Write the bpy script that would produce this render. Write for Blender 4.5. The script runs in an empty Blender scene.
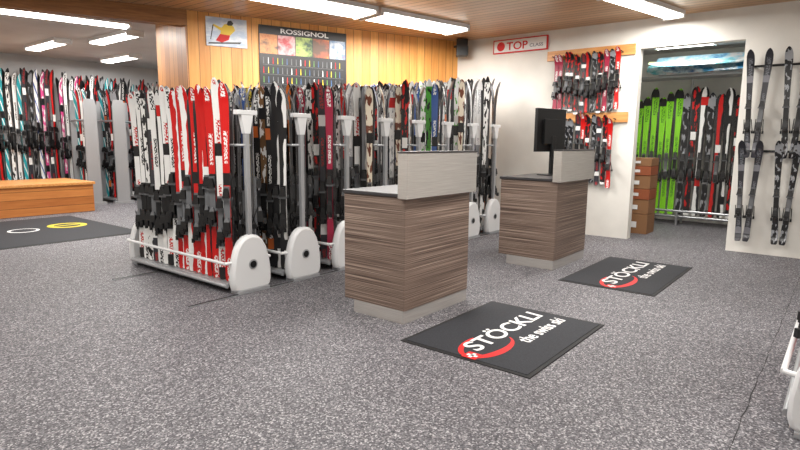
import bpy, math, random
from mathutils import Matrix, Vector
random.seed(11)
D=bpy.data; C=bpy.context
C.scene.view_settings.view_transform='Standard'
def lin(c):
    return tuple(((x/255)/12.92 if x/255<=0.04045 else ((x/255+0.055)/1.055)**2.4) for x in c)+(1,)
# ------------------------------------------------------------ materials
def newmat(name):
    m=D.materials.new(name); m.use_nodes=True
    nt=m.node_tree; b=nt.nodes['Principled BSDF']
    return m,nt,b
def plain(name,c,rough=.5,metal=0,emit=0):
    m,nt,b=newmat(name)
    b.inputs['Base Color'].default_value=lin(c)
    b.inputs['Roughness'].default_value=rough
    b.inputs['Metallic'].default_value=metal
    if emit:
        b.inputs['Emission Color'].default_value=lin(c); b.inputs['Emission Strength'].default_value=emit
    return m
def N(nt,t,**k):
    n=nt.nodes.new(t)
    for a,v in k.items(): setattr(n,a,v)
    return n
def ramp(nt,fac,stops,interp='LINEAR'):
    r=N(nt,'ShaderNodeValToRGB'); r.color_ramp.interpolation=interp
    el=r.color_ramp.elements
    while len(el)<len(stops): el.new(.5)
    for e,(p,c) in zip(el,stops): e.position=p; e.color=lin(c) if len(c)==3 else c
    nt.links.new(fac,r.inputs[0]); return r.outputs[0]
def mixc(nt,fac,a,b,blend='MIX'):
    m=N(nt,'ShaderNodeMix',data_type='RGBA',blend_type=blend)
    for s,v in ((m.inputs[0],fac),(m.inputs[6],a),(m.inputs[7],b)):
        if hasattr(v,'is_output'): nt.links.new(v,s)
        else: s.default_value=v if not (isinstance(v,tuple) and len(v)==3) else lin(v)
    return m.outputs[2]
def math_(nt,op,a,b=None):
    m=N(nt,'ShaderNodeMath',operation=op)
    for s,v in zip(m.inputs,(a,b)):
        if v is None: continue
        if hasattr(v,'is_output'): nt.links.new(v,s)
        else: s.default_value=v
    return m.outputs[0]
def coords(nt,kind='Object',scale=(1,1,1),rot=(0,0,0)):
    t=N(nt,'ShaderNodeTexCoord'); mp=N(nt,'ShaderNodeMapping')
    mp.inputs['Scale'].default_value=scale; mp.inputs['Rotation'].default_value=rot
    nt.links.new(t.outputs[kind],mp.inputs[0]); return mp.outputs[0]
def noise(nt,vec,scale,detail=3,rough=.5):
    n=N(nt,'ShaderNodeTexNoise'); n.inputs['Scale'].default_value=scale
    n.inputs['Detail'].default_value=detail; n.inputs['Roughness'].default_value=rough
    nt.links.new(vec,n.inputs['Vector']); return n.outputs['Fac']
def bump(nt,b,h,strength=.3,dist=.01):
    bp=N(nt,'ShaderNodeBump'); bp.inputs['Strength'].default_value=strength; bp.inputs['Distance'].default_value=dist
    nt.links.new(h,bp.inputs['Height']); nt.links.new(bp.outputs[0],b.inputs['Normal'])

def mat_carpet():
    m,nt,b=newmat('carpet_speckled'); v=coords(nt)
    vo=N(nt,'ShaderNodeTexVoronoi'); vo.inputs['Scale'].default_value=125; nt.links.new(v,vo.inputs['Vector'])
    sp=N(nt,'ShaderNodeSeparateColor'); nt.links.new(vo.outputs['Color'],sp.inputs[0])
    n2=noise(nt,v,.7,2); n1=noise(nt,v,60,2)
    f=math_(nt,'ADD',math_(nt,'MULTIPLY',sp.outputs[0],.75),math_(nt,'MULTIPLY',n1,.4))
    c=ramp(nt,f,[(.2,(44,43,48)),(.42,(72,70,76)),(.62,(96,94,99)),(.80,(122,119,123)),(.97,(182,180,182))])
    c3=ramp(nt,n2,[(.3,(232,232,232)),(.7,(255,255,255))])
    c=mixc(nt,1.0,c,c3,'MULTIPLY')
    nt.links.new(c,b.inputs['Base Color']); b.inputs['Roughness'].default_value=.62
    bump(nt,b,vo.outputs['Distance'],.25,.004); return m
def mat_planks(name,ca,cb,pitch,axis,gap=.06,line=(90,60,35),rough=.45,rot=0):
    m,nt,b=newmat(name); v=coords(nt,'Object',(1,1,1),(0,0,rot))
    s=N(nt,'ShaderNodeSeparateXYZ'); nt.links.new(v,s.inputs[0])
    p=math_(nt,'DIVIDE',s.outputs[axis],pitch)
    fr=math_(nt,'FRACT',p); fl=math_(nt,'FLOOR',p)
    g=math_(nt,'LESS_THAN',fr,gap)
    wn=N(nt,'ShaderNodeTexWhiteNoise',noise_dimensions='1D'); nt.links.new(fl,wn.inputs['W'])
    sc=(18,18,1.2) if axis!=2 else (1.5,1.5,18)
    if name.startswith('ceiling'): sc=(18,1.2,18)
    v2=coords(nt,'Object',sc)
    ad=N(nt,'ShaderNodeVectorMath',operation='ADD'); nt.links.new(v2,ad.inputs[0]); nt.links.new(wn.outputs['Color'],ad.inputs[1])
    n=noise(nt,ad.outputs[0],1.6,4,.6)
    f=math_(nt,'ADD',math_(nt,'MULTIPLY',n,.8),math_(nt,'MULTIPLY',wn.outputs['Value'],.35))
    c=ramp(nt,f,[(.25,ca),(.85,cb)])
    c=mixc(nt,g,c,line)
    nt.links.new(c,b.inputs['Base Color']); b.inputs['Roughness'].default_value=rough
    return m
def mat_streak(name,stops,scale,rough=.4,metal=0,ns=3):
    m,nt,b=newmat(name); v=coords(nt,'Object',scale)
    n=noise(nt,v,ns,4,.65); c=ramp(nt,n,stops)
    nt.links.new(c,b.inputs['Base Color']); b.inputs['Roughness'].default_value=rough; b.inputs['Metallic'].default_value=metal
    return m
def mat_plaster(name,c):
    m,nt,b=newmat(name); v=coords(nt); n=noise(nt,v,2.2,4); c1=ramp(nt,n,[(.3,tuple(x*.94 for x in c)),(.7,c)])
    nt.links.new(c1,b.inputs['Base Color']); b.inputs['Roughness'].default_value=.85
    bump(nt,b,noise(nt,v,120,3),.25,.004); return m
def mat_ski(name,base,acc,acc2,style,seed):
    m,nt,b=newmat(name)
    t=N(nt,'ShaderNodeTexCoord'); s=N(nt,'ShaderNodeSeparateXYZ'); nt.links.new(t.outputs['UV'],s.inputs[0])
    U,V=s.outputs[0],s.outputs[1]
    mp=N(nt,'ShaderNodeMapping'); mp.inputs['Location'].default_value=(seed*3.1,seed*1.7,0)
    nt.links.new(t.outputs['UV'],mp.inputs[0])
    if style==0:   # flowing shapes
        mp.inputs['Scale'].default_value=(1.6,13,1); n=noise(nt,mp.outputs[0],1.3,2)
        f=math_(nt,'GREATER_THAN',n,.55)
    elif style==1: # diagonal stripes
        w=math_(nt,'ADD',math_(nt,'MULTIPLY',V,7),math_(nt,'MULTIPLY',U,.8))
        f=math_(nt,'LESS_THAN',math_(nt,'FRACT',w),.25)
    elif style==2: # letter-like blocks down the centre
        mp.inputs['Scale'].default_value=(7,85,1); n=noise(nt,mp.outputs[0],1.0,0)
        f1=math_(nt,'GREATER_THAN',n,.47)
        ins=math_(nt,'LESS_THAN',math_(nt,'ABSOLUTE',math_(nt,'SUBTRACT',U,.5)),.24)
        bl=math_(nt,'LESS_THAN',math_(nt,'FRACT',math_(nt,'ADD',math_(nt,'MULTIPLY',V,3.1),seed*.13)),.5)
        f=math_(nt,'MULTIPLY',math_(nt,'MULTIPLY',f1,ins),bl)
    else:          # side stripe
        mp.inputs['Scale'].default_value=(.2,5,1); n=noise(nt,mp.outputs[0],2,1)
        f=math_(nt,'GREATER_THAN',math_(nt,'ADD',U,math_(nt,'MULTIPLY',n,.8)),.98)
    c=mixc(nt,f,base,acc)
    f2=math_(nt,'LESS_THAN',math_(nt,'FRACT',math_(nt,'ADD',math_(nt,'MULTIPLY',V,1.6),seed*.21)),.10)
    c=mixc(nt,f2,c,acc2)
    nt.links.new(c,b.inputs['Base Color']); b.inputs['Roughness'].default_value=.28
    return m

W=(226,226,224);K=(20,20,23);R=(190,20,18);G=(140,142,146)
pal=[(W,R,K,2),(R,W,K,2),(W,K,G,2),(W,G,R,0),(K,W,(200,100,40),2),(K,R,W,0),(W,(40,70,150),K,1),
 ((70,150,50),K,W,0),((110,80,50),W,K,0),((200,70,130),W,K,0),((40,150,160),W,K,1),(G,W,K,3),
 ((125,200,30),(60,120,20),K,2),((215,110,35),K,W,3),((225,215,195),(110,60,40),K,0),(R,K,W,3),(W,R,R,3),(K,G,G,0),
 ((50,50,56),(150,40,40),W,2),(W,(90,160,70),K,0),((240,240,240),(190,190,194),G,2),(R,(240,240,240),R,3),
 (W,K,R,3),(K,W,K,3),((60,90,150),W,K,2),((150,30,60),W,K,2),(W,K,K,0),((180,160,60),K,W,2),
 ((40,40,46),(100,102,108),(110,110,116),2)]
SK=[mat_ski('ski_topsheet_%d'%i,a,b,c,s,i) for i,(a,b,c,s) in enumerate(pal)]
M_carpet=mat_carpet()
M_white=plain('white_plastic',(214,215,216),.35)
M_frame=plain('silver_paint',(168,170,173),.3,.4)
M_black=plain('black_plastic',(16,16,18),.4)
M_bind2=plain('grey_plastic',(100,102,105),.4)
M_base=plain('ski_base_black',(24,24,26),.35)
M_edge=plain('ski_edge',(110,110,112),.3,.6)
M_wall=mat_plaster('plaster_white',(226,223,216))
M_wallN=mat_plaster('plaster_grey',(205,205,206))
M_ceilW=mat_plaster('ceiling_plaster',(205,202,200))
M_pine=mat_planks('pine_wall',(190,122,55),(230,170,94),.14,0,.05,(115,68,30))
M_pineY=mat_planks('pine_wall_shaded',(150,92,44),(188,130,70),.14,1,.05,(90,52,24))  # same pine, shade on the side face put into darker colours
M_pineH=mat_planks('pine_platform',(160,92,42),(200,130,68),.14,2,.05,(85,50,24))
M_ceil=mat_planks('ceiling_planks',(176,136,98),(206,168,126),.13,0,.10,(92,62,40),.35)
M_beam=mat_streak('beam_wood',[(.3,(120,78,42)),(.7,(165,112,64))],(1,1,12))
M_board=mat_streak('board_wood',[(.3,(190,125,65)),(.7,(220,160,95))],(10,1,10))
M_lam=mat_streak('zebrano_laminate',[(.36,(62,47,41)),(.46,(102,85,75)),(.56,(135,116,104)),(.66,(176,158,144))],(.35,.35,66),.45,0,2.2)
M_steel=mat_streak('brushed_steel',[(.3,(184,180,175)),(.7,(212,208,203))],(1,1,60),.25,.6)
M_dark=plain('dark_laminate',(52,50,52),.4)
M_mat=mat_streak('rubber_mat',[(.35,(22,24,30)),(.65,(42,44,50))],(1,1,1),.8,0,160)
M_matedge=plain('rubber_edge',(15,15,17),.7)
M_txtW=plain('print_white',(225,225,225),.6)
M_red=plain('print_red',(200,25,25),.6)
M_yel=plain('print_yellow',(205,190,40),.6)
M_lamp=plain('lamp_diffuser',(255,252,244),.5,0,10)
M_housing=plain('lamp_housing',(225,225,225),.5)
M_card=plain('cardboard',(132,94,62),.8)
M_card2=plain('box_orange',(140,74,42),.7)
M_grey=plain('steel_tube',(170,172,175),.3,.7)

# ------------------------------------------------------------ mesh builder
class MB:
    def __init__(s): s.v=[];s.f=[];s.m=[];s.uv=[];s.mats=[];s.sm=[];s.M=Matrix()
    def mi(s,m):
        if m not in s.mats: s.mats.append(m)
        return s.mats.index(m)
    def add(s,vs,fs,mat,uvs=None,smooth=False,M=None):
        T=s.M@M if M is not None else s.M
        o=len(s.v); s.v+= [tuple(T@Vector(p)) for p in vs]
        k=s.mi(mat)
        for i,f in enumerate(fs):
            s.f.append([o+j for j in f]); s.m.append(k); s.sm.append(smooth)
            s.uv.append(uvs[i] if uvs else [(0,0)]*len(f))
    def box(s,x0,x1,y0,y1,z0,z1,mat,M=None,tx=1,ty=1):
        cx,cy=(x0+x1)/2,(y0+y1)/2; hx,hy=(x1-x0)/2,(y1-y0)/2
        vs=[(cx-hx,cy-hy,z0),(cx+hx,cy-hy,z0),(cx+hx,cy+hy,z0),(cx-hx,cy+hy,z0),
            (cx-hx*tx,cy-hy*ty,z1),(cx+hx*tx,cy-hy*ty,z1),(cx+hx*tx,cy+hy*ty,z1),(cx-hx*tx,cy+hy*ty,z1)]
        s.add(vs,[(3,2,1,0),(4,5,6,7),(0,1,5,4),(1,2,6,5),(2,3,7,6),(3,0,4,7)],mat,M=M)
    def tube(s,p0,p1,r,mat,n=8,r1=None,M=None):
        p0,p1=Vector(p0),Vector(p1); d=(p1-p0).normalized()
        a=d.orthogonal().normalized(); b=d.cross(a); r1=r if r1 is None else r1
        vs=[]
        for p,q in ((p0,r),(p1,r1)):
            for i in range(n):
                t=2*math.pi*i/n; vs.append(tuple(p+a*math.cos(t)*q+b*math.sin(t)*q))
        fs=[(i,(i+1)%n,n+(i+1)%n,n+i) for i in range(n)]
        s.add(vs,fs,mat,smooth=True,M=M)
        s.add(vs,[tuple(range(n))[::-1],tuple(range(n,2*n))],mat,M=M)
    def extr(s,outline,y0,y1,mat,M=None,rim=0):
        n=len(outline); cx=sum(p[0] for p in outline)/n; cz=sum(p[1] for p in outline)/n
        def sc(k): return [(cx+(x-cx)*k,cz+(z-cz)*k) for x,z in outline]
        if rim: rings=[(y0,1-rim*1.2),(y0+(y1-y0)*.12,1-rim*.4),(y0+(y1-y0)*.3,1),(y1-(y1-y0)*.3,1),(y1-(y1-y0)*.12,1-rim*.4),(y1,1-rim*1.2)]
        else: rings=[(y0,1),(y1,1)]
        vs=[]
        for y,k in rings: vs+=[(x,y,z) for x,z in sc(k)]
        fs=[]
        for r in range(len(rings)-1):
            for i in range(n): fs.append((r*n+i,r*n+(i+1)%n,(r+1)*n+(i+1)%n,(r+1)*n+i))
        s.add(vs,fs,mat,smooth=bool(rim),M=M)
        s.add(vs,[tuple(range(n))[::-1],tuple((len(rings)-1)*n+i for i in range(n))],mat,M=M)
    def build(s,name,parent=None,loc=None,bevel=0):
        me=D.meshes.new(name); me.from_pydata(s.v,[],s.f)
        for m in s.mats: me.materials.append(m)
        me.polygons.foreach_set('material_index',s.m); me.polygons.foreach_set('use_smooth',s.sm)
        ul=me.uv_layers.new(name='UVMap'); flat=[c for f in s.uv for p in f for c in p]
        ul.data.foreach_set('uv',flat); me.update()
        o=D.objects.new(name,me); C.scene.collection.objects.link(o)
        if parent: o.parent=parent
        if loc: o.location=loc
        if bevel:
            b=o.modifiers.new('bevel','BEVEL'); b.width=bevel; b.segments=2; b.limit_method='ANGLE'
        return o
def empty(name,loc=(0,0,0),rz=0):
    e=D.objects.new(name,None); C.scene.collection.objects.link(e); e.location=loc; e.rotation_euler=(0,0,rz)
    e.empty_display_size=.2; return e
def T(x,y,z): return Matrix.Translation((x,y,z))
def RZ(a): return Matrix.Rotation(a,4,'Z')
def RX(a): return Matrix.Rotation(a,4,'X')
def RY(a): return Matrix.Rotation(a,4,'Y')

# ------------------------------------------------------------ ski (front = local -y, tail at z=0)
ST=[(0,.028,.012),(.006,.038,.009),(.03,.045,.004),(.1,.044,0),(.25,.037,0),(.45,.034,0),(.65,.038,0),(.82,.047,.0),
    (.9,.052,.012),(.945,.050,.030),(.97,.041,.046),(.988,.026,.059),(1.0,.008,.068)]
def ski(mb,M,L,mat,w=1.0,bind=True,bmat=None,twin=False,bz=.40):
    th=.012; vs=[]
    for s,hw,c in ST:
        if twin and s<.03: c=.05*(1-s/.03)
        for x,y in ((-hw*w,-c),(hw*w,-c),(hw*w,-c-th),(-hw*w,-c-th)): vs.append((x,y,s*L))
    n=len(ST); fr=[];uv=[];bk=[];sd=[]
    for i in range(n-1):
        a=4*i;b=a+4
        fr.append((a+3,a+2,b+2,b+3)); uv.append([(0,ST[i][0]),(1,ST[i][0]),(1,ST[i+1][0]),(0,ST[i+1][0])])
        bk.append((a+1,a,b,b+1)); sd.append((a,a+3,b+3,b)); sd.append((a+2,a+1,b+1,b+2))
    mb.add(vs,fr,mat,uv,True,M); mb.add(vs,bk,M_base,None,True,M); mb.add(vs,sd,M_edge,None,False,M)
    e=4*(n-1); mb.add(vs,[(0,1,2,3),(e+3,e+2,e+1,e)],M_edge,None,False,M)
    if bind:
        bm=bmat or M_black; g=M_bind2 if random.random()<.4 else bm
        z=bz*L; k=min(1,L/1.5); q=min(1,w*1.05)
        mb.box(-.028*q,.028*q,-.03,-.012,z-.09*k,z+.36*k,g,M)
        mb.box(-.036*q,.036*q,-.085,-.03,z-.05*k,z+.05*k,bm,M,tx=.8,ty=.7)   # heel piece
        mb.box(-.026*q,.026*q,-.07,-.04,z+.05*k,z+.085*k,g,M,tx=.6,ty=.6)
        mb.box(-.018*q,.018*q,-.112,-.08,z-.07*k,z-.02*k,bm,M,tx=.8)
        mb.box(-.034*q,.034*q,-.075,-.03,z+.26*k,z+.345*k,bm,M,tx=.6,ty=.6)  # toe piece
        mb.box(-.042*q,.042*q,-.06,-.045,z+.238*k,z+.26*k,M_bind2,M)
        for sx in (-1,1):                                                    # brake arms
            mb.tube((sx*.045*q,-.04,z+.09*k),(sx*.052*q,.02,z-.07*k),.005,bm,5,M=M)
            mb.box(sx*.052*q-.009,sx*.052*q+.009,.0,.03,z-.11*k,z-.07*k,bm,M)
def pair(mb,x,y,z,phi,L,mat,**k):
    tilt=RY(random.uniform(-.012,.012))
    ski(mb,T(x,y,z)@RZ(phi+math.pi/2)@tilt,L,mat,**k)
    ski(mb,T(x,y,z)@RZ(phi-math.pi/2)@T(0,-.004,0)@tilt,L,mat,**k)

POD=[(.15,0),(.19,.02),(.205,.07),(.205,.17),(.19,.28),(.16,.38),(.12,.45),(.07,.49),(.0,.505)]
POD=POD+[(-x,z) for x,z in POD[-2::-1]]
def disc(mb,x,y,z,r,th,mat,n=20):
    mb.tube((x,y,z),(x,y-th,z),r,mat,n)
def ski_rack(X,Y,Dp,tops,palW,palE,spacing=.098,rz=0,name='ski_display_rack',ystart=.11,w=.82):
    e=empty(name,(X,Y,0),rz)
    f=MB()
    for yy in (.0,Dp):
        f.extr(POD,yy-.045,yy+.045,M_white,M=T(0,0,.012),rim=.08)
        disc(f,0,yy-.043,.25,.045,.006,M_frame); disc(f,0,yy-.047,.25,.032,.006,M_black)
    f.box(-.17,.17,-.06,.06,0,.03,M_frame)
    f.box(-.17,.17,Dp-.06,Dp+.06,0,.03,M_frame)
    for sx in (-1,1):
        f.tube((sx*.21,.05,.07),(sx*.21,Dp-.05,.07),.02,M_frame,8)
        f.tube((sx*.24,.03,.28),(sx*.24,Dp-.03,.28),.015,M_white,8)
        f.tube((sx*.24,.03,.28),(sx*.15,.0,.28),.015,M_white,8)
        f.tube((sx*.24,Dp-.03,.28),(sx*.15,Dp,.28),.015,M_white,8)
        f.tube((sx*.075,.05,1.30),(sx*.075,Dp-.05,1.30),.012,M_frame,6)
        f.tube((sx*.075,.05,1.30),(0,.0,1.30),.012,M_frame,6)
        f.tube((sx*.075,Dp-.05,1.30),(0,Dp,1.30),.012,M_frame,6)
    f.box(-.2,.2,.06,Dp-.06,.075,.095,M_frame)
    for yy in (0,Dp):
        f.box(-.02,.02,yy-.02,yy+.02,.4,1.56,M_frame)
        f.box(-.105,.105,yy-.028,yy+.028,1.56,1.60,M_white)
        f.extr([(-.028,1.40),(.028,1.40),(.06,1.56),(-.06,1.56)],yy-.024,yy+.024,M_white)
    f.build('rack_frame',e,bevel=.004)
    s=MB(); y=ystart; i=0
    while y<Dp-.09:
        for side,pl in ((-1,palW),(1,palE)):
            k=pl(y/Dp,i); L=tops(y/Dp)-.1+random.uniform(-.05,.03)
            phi=math.radians(180+38) if side<0 else math.radians(-38)
            pair(s,side*.135,y+random.uniform(-.006,.006),.1,phi+random.uniform(-.08,.08),L,SK[k],w=w*random.uniform(.94,1.06),bz=random.uniform(.22,.34))
        y+=spacing; i+=1
    s.build('skis',e)
    return e
def pick(*L): return lambda t,i: random.choice(L)
def p1(t,i):
    if t<.52: return [1,0,1,15,21,1,16,1,21,0][i%10]
    return [2,0,22,2,18,26,2,0,3][i%9]
racksX=[2.98+.622*i for i in range(8)]
tp=[1.84,1.86,1.93,1.98,2.05,2.11,2.19,2.27]
dps=[1.83,1.83,1.83,1.83,1.8,1.65,1.45,1.2]
pals=[p1,pick(4,5,8,13,18,17,23,27,24,2),pick(4,5,13,0,18,17,26,25),pick(2,22,14,20,0,1,26,11),pick(14,2,26,3,17,5,22,15),pick(2,19,20,3,7,17,26,24),pick(3,2,5,17,19,14,22),pick(2,17,26,20,4,11,22)]
for X,tz,dp,pl in zip(racksX,tp,dps,pals):
    ski_rack(X,4.12,dp,(lambda t,tz=tz:tz),pl,pick(2,26,4,17,11,0,14,19,23,6))

# ------------------------------------------------------------ room shell
X0,X1,Y0,Y1,H=-2.6,8.13,-2.6,13.3,3.0
A=(8.13,5.33); B=(4.13,6.91); sl=(B[1]-A[1])/(B[0]-A[0]); Cw=(X0,B[1]+sl*(X0-B[0]))
fl=MB(); fl.box(X0-.15,11.0,Y0-.15,Y1+.15,-.1,0,M_carpet); fl.build('floor')
m=MB(); pts=[(2.0+.08*i,.30+random.uniform(-.006,.006)) for i in range(74)]
for (xa,ya),(xb,yb) in zip(pts,pts[1:]):
    wj=random.uniform(.0008,.003); m.add([(xa,ya-wj,.0012),(xb,yb-wj,.0012),(xb,yb+wj,.0012),(xa,ya+wj,.0012)],[(0,1,2,3)],M_matedge)
m.build('floor_carpet_seam')
def ceilpoly(name,pts,mat,z=H):
    m=MB(); n=len(pts); vs=[(x,y,z) for x,y in pts]+[(x,y,z+.1) for x,y in pts]
    fs=[tuple(range(n))[::-1],tuple(range(n,2*n))]+[(i,(i+1)%n,n+(i+1)%n,n+i) for i in range(n)]
    m.add(vs,fs,mat); return m.build(name)
ceilpoly('ceiling',[(X0-.15,Y0-.15),(X1+.15,Y0-.15),(X1+.15,A[1]-.06),Cw],M_ceil)
ceilpoly('ceiling_back_room',[Cw,(X1+.15,A[1]-.06),(X1+.15,Y1+.15),(X0-.15,Y1+.15)],M_ceilW)
w=MB()
w.box(X1,X1+.15,Y0,1.16,0,H,M_wall); w.box(X1,X1+.15,2.39,Y1,0,H,M_wall); w.box(X1,X1+.15,1.16,2.39,2.62,H,M_wall)
w.build('wall_east')
w=MB(); w.box(X0-.15,X1+.15,Y1,Y1+.15,0,H,M_wallN); w.build('wall_north')
w=MB(); w.box(X0-.15,X0,Y0,Y1,0,H,M_wall); w.build('wall_west')
w=MB(); w.box(X0-.15,X1+.15,Y0-.15,Y0,0,H,M_wall); w.build('wall_south')
ang=math.atan2(A[1]-B[1],A[0]-B[0]); Lw=math.hypot(A[0]-B[0],A[1]-B[1])
w=MB(); w.box(0,Lw,0,.12,0,H,M_pine); o=w.build('wall_partition'); o.location=(B[0],B[1],0); o.rotation_euler=(0,0,ang)
w=MB(); w.box(-.02,.16,.0,1.0,0,H,M_pineY); o=w.build('wall_partition_return'); o.location=(B[0],B[1],0); o.rotation_euler=(0,0,-.13)
w=MB(); w.box(-7.1,.0,-.03,.12,H-.2,H,M_beam); o=w.build('ceiling_beam'); o.location=(B[0],B[1],0); o.rotation_euler=(0,0,ang)
# ski closet behind the doorway
w=MB()
w.box(10.8,10.95,.6,3.7,0,H,M_wall); w.box(X1+.15,10.8,.6,.75,0,H,M_wall); w.box(X1+.15,10.8,3.55,3.7,0,H,M_wall)
w.build('wall_closet')
w=MB(); w.box(X1+.15,10.95,.6,3.7,H-.08,H+.02,M_ceilW); w.build('ceiling_closet')

# ------------------------------------------------------------ lamps
def lamp(x,y,ln,a,z=H,wd=.2,en=60,name='fluorescent_ceiling_lamp'):
    en*=1.18
    e=empty(name,(x,y,z),a)
    m=MB(); m.box(-ln/2-.04,ln/2+.04,-wd/2-.03,wd/2+.03,-.05,0,M_housing)
    m.box(-ln/2-.04,-ln/2,-wd/2-.03,wd/2+.03,-.09,-.05,M_housing); m.box(ln/2,ln/2+.04,-wd/2-.03,wd/2+.03,-.09,-.05,M_housing)
    m.build('housing',e)
    m=MB(); m.extr([(-wd/2,-.05),(-wd/2*.8,-.085),(wd/2*.8,-.085),(wd/2,-.05)],-ln/2,ln/2,M_lamp,M=RZ(math.pi/2)); m.build('diffuser',e)
    l=D.lights.new('tube_light','AREA'); l.shape='RECTANGLE'; l.size=ln; l.size_y=wd; l.energy=en; l.color=(1,.97,.93)
    lo=D.objects.new('tube_light',l); C.scene.collection.objects.link(lo); lo.parent=e; lo.location=(0,0,-.095)
t=-math.radians(12)
lamp(7.15,2.1,1.5,t,en=60)
lamp(6.35,4.85,1.5,t,wd=.44,en=85); lamp(4.75,5.18,1.5,t,wd=.44,en=95)
lamp(3.3,8.48,1.5,t,en=55)
Yd=math.pi/2
lamp(4.0,11.2,1.3,Yd,en=45); lamp(4.4,9.5,1.3,Yd,en=45); lamp(5.55,11.8,1.2,Yd,en=40); lamp(6.4,9.6,1.3,Yd,en=45)
for x,y in ((3.6,1.2),(1.6,3.4),(0,5.8),(.2,-.6),(4.2,-1.2),(-.8,9.5)): lamp(x,y,1.5,t,en=62)  # added lamps outside the view, to fill the room with even light
lamp(9.7,2.2,.8,Yd,z=H-.08,en=24)

# ------------------------------------------------------------ counters
def counter(x0,x1,y0,y1):
    e=empty('reception_counter',(x0,y0,0)); w=x1-x0; d=y1-y0
    m=MB(); m.box(0,w,.03,d,.10,.945,M_lam); m.build('cabinet',e,bevel=.003)
    m=MB(); m.box(0.0,w-.0,.035,d-.10,0,.10,M_steel); m.build('plinth',e,bevel=.002)
    m=MB(); m.box(-.012,w+.012,.06,d+.012,.946,.972,M_dark); m.build('worktop',e,bevel=.003)
    m=MB(); m.box(-.04,w+.02,-.02,.07,.94,1.265,M_steel); m.box(-.045,w+.025,-.024,.074,1.265,1.278,M_dark); m.build('raised_panel',e,bevel=.003)
    return e
counter(3.13,4.00,2.44,3.08)
counter(5.56,6.44,2.34,3.03)
# monitor (its back turned to the customers)
e=empty('computer_monitor',(6.19,2.76,.974),math.radians(165))
m=MB(); m.box(-.25,.25,-.02,.02,.27,.76,M_black); m.box(-.16,.16,.02,.06,.36,.64,M_black,ty=.8)
m.box(-.235,.235,-.023,-.02,.29,.745,plain('screen_glass',(30,34,42),.1)); m.build('display',e,bevel=.006)
m=MB(); m.box(-.035,.035,.03,.065,.012,.45,M_black); m.box(-.12,.12,-.07,.10,0,.014,M_black); m.build('stand',e,bevel=.004)

# ------------------------------------------------------------ floor mats with print
def text(s,parent,x,y,z,w,h,mat,rot=(0,0,0),name='printed_text',shear=0):
    c=D.curves.new(name,'FONT'); c.body=s; c.size=1; c.extrude=.0; c.shear=shear; c.offset=.018
    o=D.objects.new(name,c); C.scene.collection.objects.link(o); C.view_layer.update()
    dx,dy=o.dimensions[0],o.dimensions[1]
    o.scale=(w/dx,h/dy,1); o.parent=parent; o.location=(x,y,z); o.rotation_euler=rot
    c.materials.append(mat); return o
def swoosh(mb,cx,cy,rx,ry,z,mat,a0=0,a1=2*math.pi,th=.25,n=40,rot=0):
    vs=[]
    for i in range(n+1):
        t=a0+(a1-a0)*i/n; k=th*(math.sin(math.pi*i/n)*.8+.2)
        for q in (1,1-k):
            x,y=rx*math.cos(t)*(1 if q==1 else 1-k*.3),ry*math.sin(t)*q
            vs.append((cx+x*math.cos(rot)-y*math.sin(rot),cy+x*math.sin(rot)+y*math.cos(rot),z))
    mb.add(vs,[(2*i,2*i+1,2*i+3,2*i+2)[::-1] for i in range(n)],mat)
def floormat(x0,x1,y0,y1):
    e=empty('floor_mat',(x0,y0,0)); w=x1-x0; d=y1-y0
    m=MB(); m.box(0,w,0,d,0,.006,M_matedge,tx=.995,ty=.995); m.box(.03,w-.03,.03,d-.03,.004,.009,M_mat); m.build('mat_body',e)
    sx=w/1.22
    text('STÖCKLI',e,.15*sx,d*.46,.0105,.97*sx,.185,M_txtW,shear=.12)
    text('the swiss ski',e,.50*sx,d*.27,.0105,.62*sx,.105,M_txtW,shear=.12)
    m=MB(); swoosh(m,.28*sx,d*.47,.25*sx,.155,.0100,M_red,math.radians(75),math.radians(345),.42)
    q=.07*sx; cy=d*.45
    m.box(q-.05,q+.05,cy-.05,cy+.05,.0095,.0112,M_red)
    m.box(q-.012,q+.012,cy-.036,cy+.036,.0112,.0122,M_txtW); m.box(q-.036,q+.036,cy-.012,cy+.012,.0112,.0122,M_txtW)
    m.build('printed_emblem',e)
floormat(2.85,4.10,1.32,2.28)
floormat(5.18,6.70,1.25,2.15)
e=empty('entrance_mat',(1.8,7.9,0))
m=MB(); m.box(0,2.12,0,2.65,0,.008,M_matedge,tx=.99,ty=.99); m.box(.05,2.07,.05,2.6,.004,.011,M_mat)
m.tube((1.62,1.45,.011),(1.62,1.45,.0125),.27,M_yel,28); m.tube((1.62,1.45,.0125),(1.62,1.45,.0135),.18,M_matedge,24); m.box(1.45,1.79,1.42,1.48,.0135,.0145,M_yel)
m.tube((1.0,1.35,.011),(1.0,1.35,.0125),.2,M_txtW,24); m.tube((1.0,1.35,.0125),(1.0,1.35,.0135),.16,M_mat,24); m.build('mat_body',e)
m=MB()
for y in (4.07,5.42):
    m.box(2.34,7.9,y-.02,y+.02,0,.006,M_grey); m.box(2.34,7.9,y-.006,y+.006,.006,.010,M_black)
m.build('floor_track')

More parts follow.
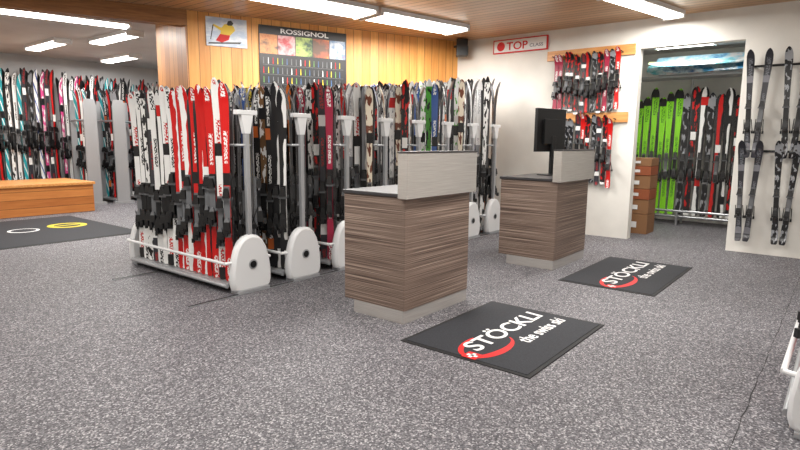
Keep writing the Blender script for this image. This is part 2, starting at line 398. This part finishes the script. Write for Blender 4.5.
# ------------------------------------------------------------ east wall fittings
RE=(math.pi/2,0,-math.pi/2)
e=empty('wall_sign',(X1,4.18,2.835))
m=MB(); m.box(-.03,0,-.46,.46,-.105,.105,M_red); m.box(-.035,-.03,-.44,.44,-.088,.088,M_txtW); m.build('board',e)
text('TOP',e,-.037,.22,-.06,.36,.12,M_red,RE); text('CLASS',e,-.037,-.17,-.045,.22,.05,plain('print_grey',(120,120,130),.6),RE)
m=MB(); m.tube((-.035,.32,0),(-.037,.32,0),.07,M_red,16); m.build('emblem',e)
def hang(yc,zb,n,sp,L,pl,name='wall_ski_rack'):
    e=empty(name,(X1,yc,0)); hw=n*sp/2
    m=MB(); m.box(-.03,0,-hw-.16,hw+.12,zb-.07,zb+.07,M_board)
    for i in range(n+1):
        y=-hw+sp*i; m.tube((-.03,y,zb-.03),(-.11,y,zb-.02),.008,M_black,6)
    m.build('rail',e)
    s=MB()
    for i in range(n):
        y=-hw+sp*(i+.5)
        for k,dy in ((0,-.04),(1,.04)):
            ski(s,T(-.05,y+dy,zb-L+.03+random.uniform(-.05,.03))@RZ(-math.pi/2)@RY(random.uniform(-.02,.02)),L,SK[random.choice(pl)],w=.75,bz=random.uniform(.3,.42))
    s.build('skis',e)
hang(3.10,2.62,6,.165,.84,[15,1,5,17,25,15,18])
hang(3.06,1.71,5,.165,.98,[15,5,17,1,0,18])
e=empty('wall_ski_display',(X1,0,0))
m=MB()
ys=(.98,.60,.25,-.1,-.45)
for z in (2.28,1.27):
    m.tube((-.05,1.10,z),(-.05,-.9,z),.014,M_black,8)
    for y in (1.05,.2,-.8): m.tube((0,y,z),(-.05,y,z),.012,M_black,6)
    for y in ys:
        m.tube((-.05,y-.075,z),(-.13,y-.075,z+.02),.009,M_black,6); m.tube((-.05,y+.075,z),(-.13,y+.075,z+.02),.009,M_black,6)
m.build('rail',e)
s=MB()
for j,y in enumerate(ys):
    for zt,LL in ((2.47,1.28),(1.40,1.24)):
        for sg in (-1,1):
            ski(s,T(-.075-.012*(sg>0),y+sg*.04,zt-LL)@RZ(-math.pi/2)@RY(-sg*.045),LL,SK[[28,17,28,18,28][j]],w=.80,twin=True,bz=.3)
s.build('skis',e)
e=empty('loudspeaker',(7.93,5.12,2.86),math.radians(35))
m=MB(); m.box(-.11,.11,-.09,.09,-.14,.12,M_black,tx=.9); m.tube((-.0,-.088,-.03),(0,-.1,-.03),.06,M_bind2,16); m.tube((.0,.08,.02),(.05,.12,.02),.02,M_black,8); m.build('cabinet',e,bevel=.006)

# ------------------------------------------------------------ posters on the partition
e=empty('product_poster',(B[0],B[1],0),ang)
pw0,pw1=(1-.782)*Lw,(1-.476)*Lw
m=MB(); m.box(pw0,pw1,-.02,-.002,1.95,2.92,plain('poster_black',(20,21,24),.4))
def mat_photo(name,a,b,c_):
    m_,nt,bb=newmat(name); v=coords(nt,'Object',(1,1,1)); n=noise(nt,v,3.2,4,.65)
    cc=ramp(nt,n,[(.38,a),(.50,b),(.62,c_)]); nt.links.new(cc,bb.inputs['Base Color']); bb.inputs['Roughness'].default_value=.4; return m_
cols=[((170,80,40),(205,140,80),(60,40,40)),((180,60,65),(215,170,170),(110,40,45)),((70,125,50),(170,190,100),(40,70,45)),((200,165,60),(170,80,45),(90,60,40)),((165,45,60),(100,130,165),(215,215,215))]
cw=(pw1-pw0-.02)/5
for i in range(5):
    m.box(pw0+.01+i*cw,pw0+.01+(i+1)*cw-.01,-.023,-.02,2.54,2.80,mat_photo('poster_photo_%d'%i,*cols[i]))
M_pk=plain('poster_blue',(60,95,140),.4); M_pg=plain('poster_green',(90,140,60),.4)
for r in range(4):
    for i in range(18):
        z=2.45-r*.13; x=pw0+.05+i*(pw1-pw0-.1)/18
        m.box(x,x+.014,-.023,-.02,z-.045,z+.04,[M_bind2,M_yel,M_bind2,M_red,M_pk,M_txtW,M_pg][(i*5+r*3)%7],tx=.5)
    m.box(pw0+.05,pw1-.05,-.022,-.02,2.39-r*.13,2.394-r*.13,M_bind2)
m.build('poster',e)
text('ROSSIGNOL',e,pw0+.3,-.0235,2.83,.72,.065,M_txtW,(math.pi/2,0,0))
e=empty('skier_poster',(B[0],B[1],0),ang)
a0,a1=.055*Lw,.18*Lw
m=MB(); m.box(a0,a1,-.02,-.002,2.58,2.95,mat_streak('poster_snow',[(.4,(180,195,215)),(.6,(225,230,236))],(2,1,5),.5,0,2))
M_yj=plain('poster_yellow',(225,190,50),.5)
def blob(pts,mt,y): m.add([(a0+p[0],y,2.58+p[1]) for p in pts],[tuple(range(len(pts)))],mt)
blob([(.18,.15),(.24,.12),(.30,.14),(.38,.22),(.36,.27),(.30,.30),(.24,.29),(.20,.24)],M_yj,-.0215)
blob([(.20,.24),(.10,.28),(.09,.26),(.19,.20)],M_yj,-.0215)
blob([(.12,.07),(.20,.05),(.29,.09),(.31,.15),(.18,.16)],M_red,-.0216)
blob([(.27,.29),(.29,.275),(.34,.28),(.36,.31),(.33,.345),(.29,.335)],M_black,-.0217)
blob([(.02,.02),(.44,.05),(.46,.075),(.03,.04)],M_black,-.0218)
blob([(.10,.27),(.085,.27),(.05,.08),(.06,.08)],M_black,-.0219)
m.build('poster',e)

# ------------------------------------------------------------ closet contents
e=empty('closet_ski_rack',(10.3,2.2,0))
m=MB()
for z,x in ((.14,-.12),(.24,-.2),(.24,.12),(1.55,.16)): m.tube((x,-1.2,z),(x,1.2,z),.02,M_grey,8)
for y in (-1.2,0,1.2):
    m.tube((.16,y,0),(.16,y,2.42),.02,M_grey,8); m.tube((-.2,y,0),(-.2,y,.24),.02,M_grey,8); m.tube((-.2,y,.1),(.16,y,.1),.015,M_grey,8)
m.box(-.22,.25,-1.22,1.22,2.42,2.45,M_frame)
m.build('rack_frame',e)
s=MB(); y=-1.1; i=0
while y<1.12:
    k=12 if y>.05 else [5,17,18,5,23,15,17,22][i%8]
    pair(s,.0,y,.16,math.pi+.2,1.98+random.uniform(-.06,.15),SK[k],w=1.05,bz=.33); y+=.125; i+=1
s.build('skis',e)
def board(mb,M,L,w,mat):
    n=40; out=[]
    for i in range(n):
        t=2*math.pi*i/n; c,sn=math.cos(t),math.sin(t)
        out.append((L/2*math.copysign(abs(c)**.75,c),w/2*math.copysign(abs(sn)**.4,sn)*(1-.1*(1-abs(c)))))
    vs=[(x,y,.0+.06*max(0,abs(x)/(L/2)-.8)*5*.5) for x,y in out]+[(x,y,.014+.06*max(0,abs(x)/(L/2)-.8)*5*.5) for x,y in out]
    fs=[tuple(range(n))[::-1],tuple(range(n,2*n))]+[(i,(i+1)%n,n+(i+1)%n,n+i) for i in range(n)]
    mb.add(vs,fs,mat,[[(0,0)]*len(f) for f in fs],M=M)
e=empty('snowboard_stack',(10.2,2.0,2.456))
bm=[mat_photo('board_graphic_%d'%i,*q) for i,q in enumerate([((60,140,190),(205,215,220),(60,100,150)),((90,170,180),(220,220,220),(170,70,70)),((50,110,180),(150,200,220),(225,225,225)),((215,215,215),(90,170,190),(190,190,110))])]
m=MB()
for i,(yy,zz,a) in enumerate(((-.15,.10,.75),(.12,.10,.8),(.0,.22,.9),(.05,.16,.4))):
    board(m,T([-.12,-.02,.08,-.2][i],yy,zz)@RZ(-math.pi/2+.03*i)@RX(a),1.45,.27,bm[i])
m.box(-.1,.1,-.6,.65,0,.02,M_frame); m.build('boards',e)
e=empty('cardboard_box_stack',(8.95,2.5,0))
m=MB()
zz=0
for i,(h,mt) in enumerate([(.3,M_card),(.22,M_card),(.16,M_card2),(.2,M_card),(.14,M_card2),(.12,M_card)]):
    m.box(-.2+.01*(i%2),.2,-.2,.2-.015*(i%3),zz,zz+h-.006,mt); m.box(-.202,-.199,-.05,.05,zz+h*.3,zz+h*.6,M_txtW); zz+=h
m.build('boxes',e,bevel=.004)

# ------------------------------------------------------------ back room
m=MB(); m.box(-.5,4.50,10.95,12.3,.0,.50,M_pineH); m.box(-.5,4.53,10.92,12.32,.50,.55,M_board); m.build('wooden_platform',bevel=.006)
def backrack(X,Y,rz,n,sp,top,pl,panel=True,zb=.1):
    e=empty('ski_rental_rack',(X,Y,0),rz)
    m=MB(); Ln=n*sp
    m.tube((0,.1,1.7),(Ln,.1,1.7),.02,M_grey,8); m.tube((0,-.12,.25),(Ln,-.12,.25),.02,M_grey,8)
    m.box(0,Ln,-.15,.15,zb-.04,zb-.01,M_frame)
    if panel:
        for x in (-.03,Ln+.03):
            m.extr([(-.13,0),(.13,0),(.12,2.0),(.09,2.12),(-.09,2.12),(-.12,2.0)],-.02,.02,M_frame,M=T(x,0,0)@RZ(math.pi/2))
            m.box(x-.05,x+.05,-.2,.2,0,.05,M_frame)
    else:
        for x in (0,Ln):
            m.tube((x,.1,0),(x,.1,1.7),.02,M_grey,8); m.tube((x,-.12,0),(x,-.12,zb),.02,M_grey,8)
    m.build('rack_frame',e)
    s=MB()
    for i in range(n):
        pair(s,sp*(i+.5),0,zb,math.radians(-90+20),top-zb+random.uniform(-.1,.05),SK[random.choice(pl)],w=.85,bz=random.uniform(.28,.34))
    s.build('skis',e)
backrack(2.9,12.95,0,18,.1,2.68,[9,2,5,17,18,6,10,15,23,26],False,.5)
backrack(4.75,12.95,0,16,.1,2.66,[9,0,10,5,17,2,18,23,4],False,.3)
backrack(6.4,12.95,0,16,.1,2.66,[17,2,4,5,15,10,23,0],False,.3)
backrack(4.95,12.0,math.pi/2,5,.12,2.35,[17,5,2,15,4,10,23])
backrack(5.45,11.85,math.pi/2,6,.12,2.35,[17,5,2,15,4,10,23])
backrack(6.02,11.75,math.pi/2,7,.12,2.35,[17,5,2,15,4,23,0])
backrack(6.7,11.6,math.pi/2,7,.12,2.35,[17,5,2,22,4,10,0])
# far right foreground rack end
ski_rack(3.10,-.085,1.2,lambda t:1.5,pick(1,15,21),pick(1,15),rz=-math.pi/2,ystart=.4)

# ------------------------------------------------------------ world & camera
wd=D.worlds.new('world'); C.scene.world=wd; wd.use_nodes=True
wd.node_tree.nodes['Background'].inputs[0].default_value=(.8,.85,1,1); wd.node_tree.nodes['Background'].inputs[1].default_value=.5
cam=D.cameras.new('camera'); cam.lens=25.11; cam.sensor_width=36
co=D.objects.new('camera',cam); C.scene.collection.objects.link(co)
co.matrix_world=T(0,0,1.35)@RZ(math.radians(38.8-90))@RX(math.radians(90-8.56))@RZ(math.radians(.57))
C.scene.camera=co
